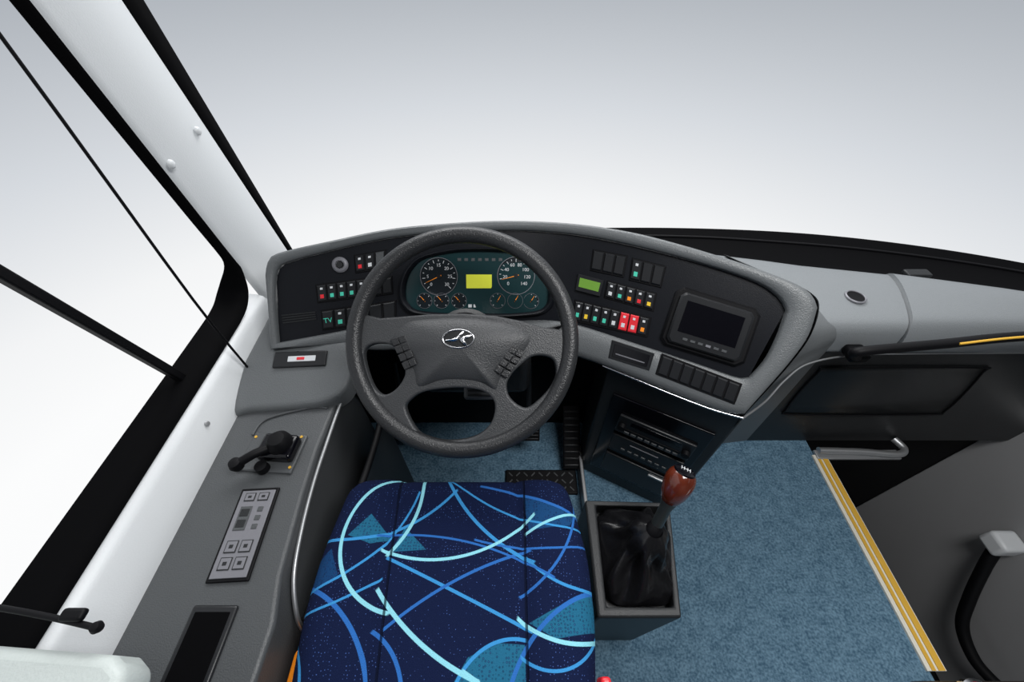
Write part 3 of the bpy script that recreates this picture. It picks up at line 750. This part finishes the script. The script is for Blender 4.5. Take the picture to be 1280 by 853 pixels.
ld=empty('window_ledge')
prism('ledge',[(-1.0,.055),(-.64,.045),(-.475,.035),(-.452,.022),(-.446,0),(-.446,-.5),(-1.0,-.5)],.69,.75,M_ledge,ld,bevel=.012,seg=4)
lv=empty('window_latch_lever')
tube('lever_arm',[(-.90,.11,.755),(-.65,.082,.765),(-.56,.070,.765),(-.50,.060,.765)],.0035,M_rub,lv)
box('lever_grip',(-.530,.072,.770),(.028,.014,.010),M_rub,lv,bevel=.004)
lathe('lever_tip',[(0,-.007),(.005,-.005),(.007,0),(.005,.005),(0,.007)],Matrix.Translation((-.497,.060,.766)),M_rub,lv,n=20)

# ------------------------------------------------------------ driver seat
se=empty('driver_seat')
def cushion(name,cx,hw,y0,y1,z,th,R_=.045,N=48):
    def f(t,h):
        a=abs(t);s=1 if t>=0 else -1
        if a<.8: return s*a/.8*(h-R_),0
        ph=(a-.8)/.2*math.pi/2;return s*(h-R_+R_*math.sin(ph)),R_*(1-math.cos(ph))
    hy=(y1-y0)/2;cy=(y0+y1)/2;rows=[]
    for j in range(N+1):
        t=-1+2*j/N;yy,dy=f(t,hy);r=[]
        for i in range(N+1):
            s=-1+2*i/N;xx,dx=f(s,hw)
            taper=1-(.05 if s<0 else .09)*sm((t-.35)/.65)-.06*sm((-t+.2)/.6)
            X=cx+xx*taper*(1-.06*abs(t)**14);Y=cy+yy*(1-.06*abs(s)**10)
            bol=.014*sm((abs(s)-.45)/.25)-.006*math.exp(-((abs(s)-.5)/.03)**2)
            r.append(Vector((X,Y,z+bol-dx-dy*.9-.012*sm((t-.3)/.7))))
        rows.append(r)
    n=N+1;vs=[p for r in rows for p in r];fs=[(j*n+i,j*n+i+1,(j+1)*n+i+1,(j+1)*n+i) for j in range(N) for i in range(N)]
    bd=[(0,i) for i in range(N)]+[(j,N) for j in range(N)]+[(N,i) for i in range(N,0,-1)]+[(j,0) for j in range(N,0,-1)]
    b0=len(vs)
    for j,i in bd:
        p=rows[j][i];vs.append(Vector((cx+(p.x-cx)*.99,cy+(p.y-cy)*.99,z-th)))
    K=len(bd)
    for k in range(K):
        a=bd[k];b=bd[(k+1)%K];fs.append((a[0]*n+a[1],b[0]*n+b[1],b0+(k+1)%K,b0+k))
    fs.append(tuple(b0+k for k in range(K)))
    return mesh(name,vs,fs,M_seat,se,ang=180)
cushion('seat_cushion',-.107,.250,-.22,.345,.545,.13)
box('seat_base',(-.108,.06,.36),(.42,.46,.12),M_rub,se,bevel=.02)
box('seat_pedestal',(-.108,.04,.15),(.30,.34,.30),M_rub,se,bevel=.02)
box('belt_buckle',(.147,.006,.510),(.016,.03,.05),M_red,se,bevel=.005)
box('seat_lever',(-.36,.03,.47),(.03,.06,.03),M_org,se,bevel=.01)
Rb=Matrix.Rotation(math.radians(12),3,'X')
box('backrest',(-.108,-.36,.86),(.46,.12,.68),M_seat,se,rot=Rb,bevel=.05,seg=5)

hr=empty('door_handrail')
tube('rail',[(1.79,.40,-.27),(1.775,.36,-.33),(1.77,.28,-.46),(1.765,.20,-.56),(1.77,.10,-.60),(1.80,.02,-.60)],.020,M_rub,hr)
box('rail_bracket',(1.80,.415,-.235),(.09,.075,.07),M_white,hr,bevel=.014)
rp=empty('step_edge_ledge')
box('ledge_top',(1.27,-.225,.02),(.50,.50,.05),M_brown,rp,bevel=.008)
lathe('marker_lamp_ring',[(.045,0),(.045,.02),(.038,.024),(.034,.018)],Matrix.Translation((1.13,-.015,.045)),M_chrome,rp)
lathe('marker_lamp_lens',[(.035,.016),(.026,.030),(.012,.036),(0,.037)],Matrix.Translation((1.13,-.015,.045)),M_red,rp)
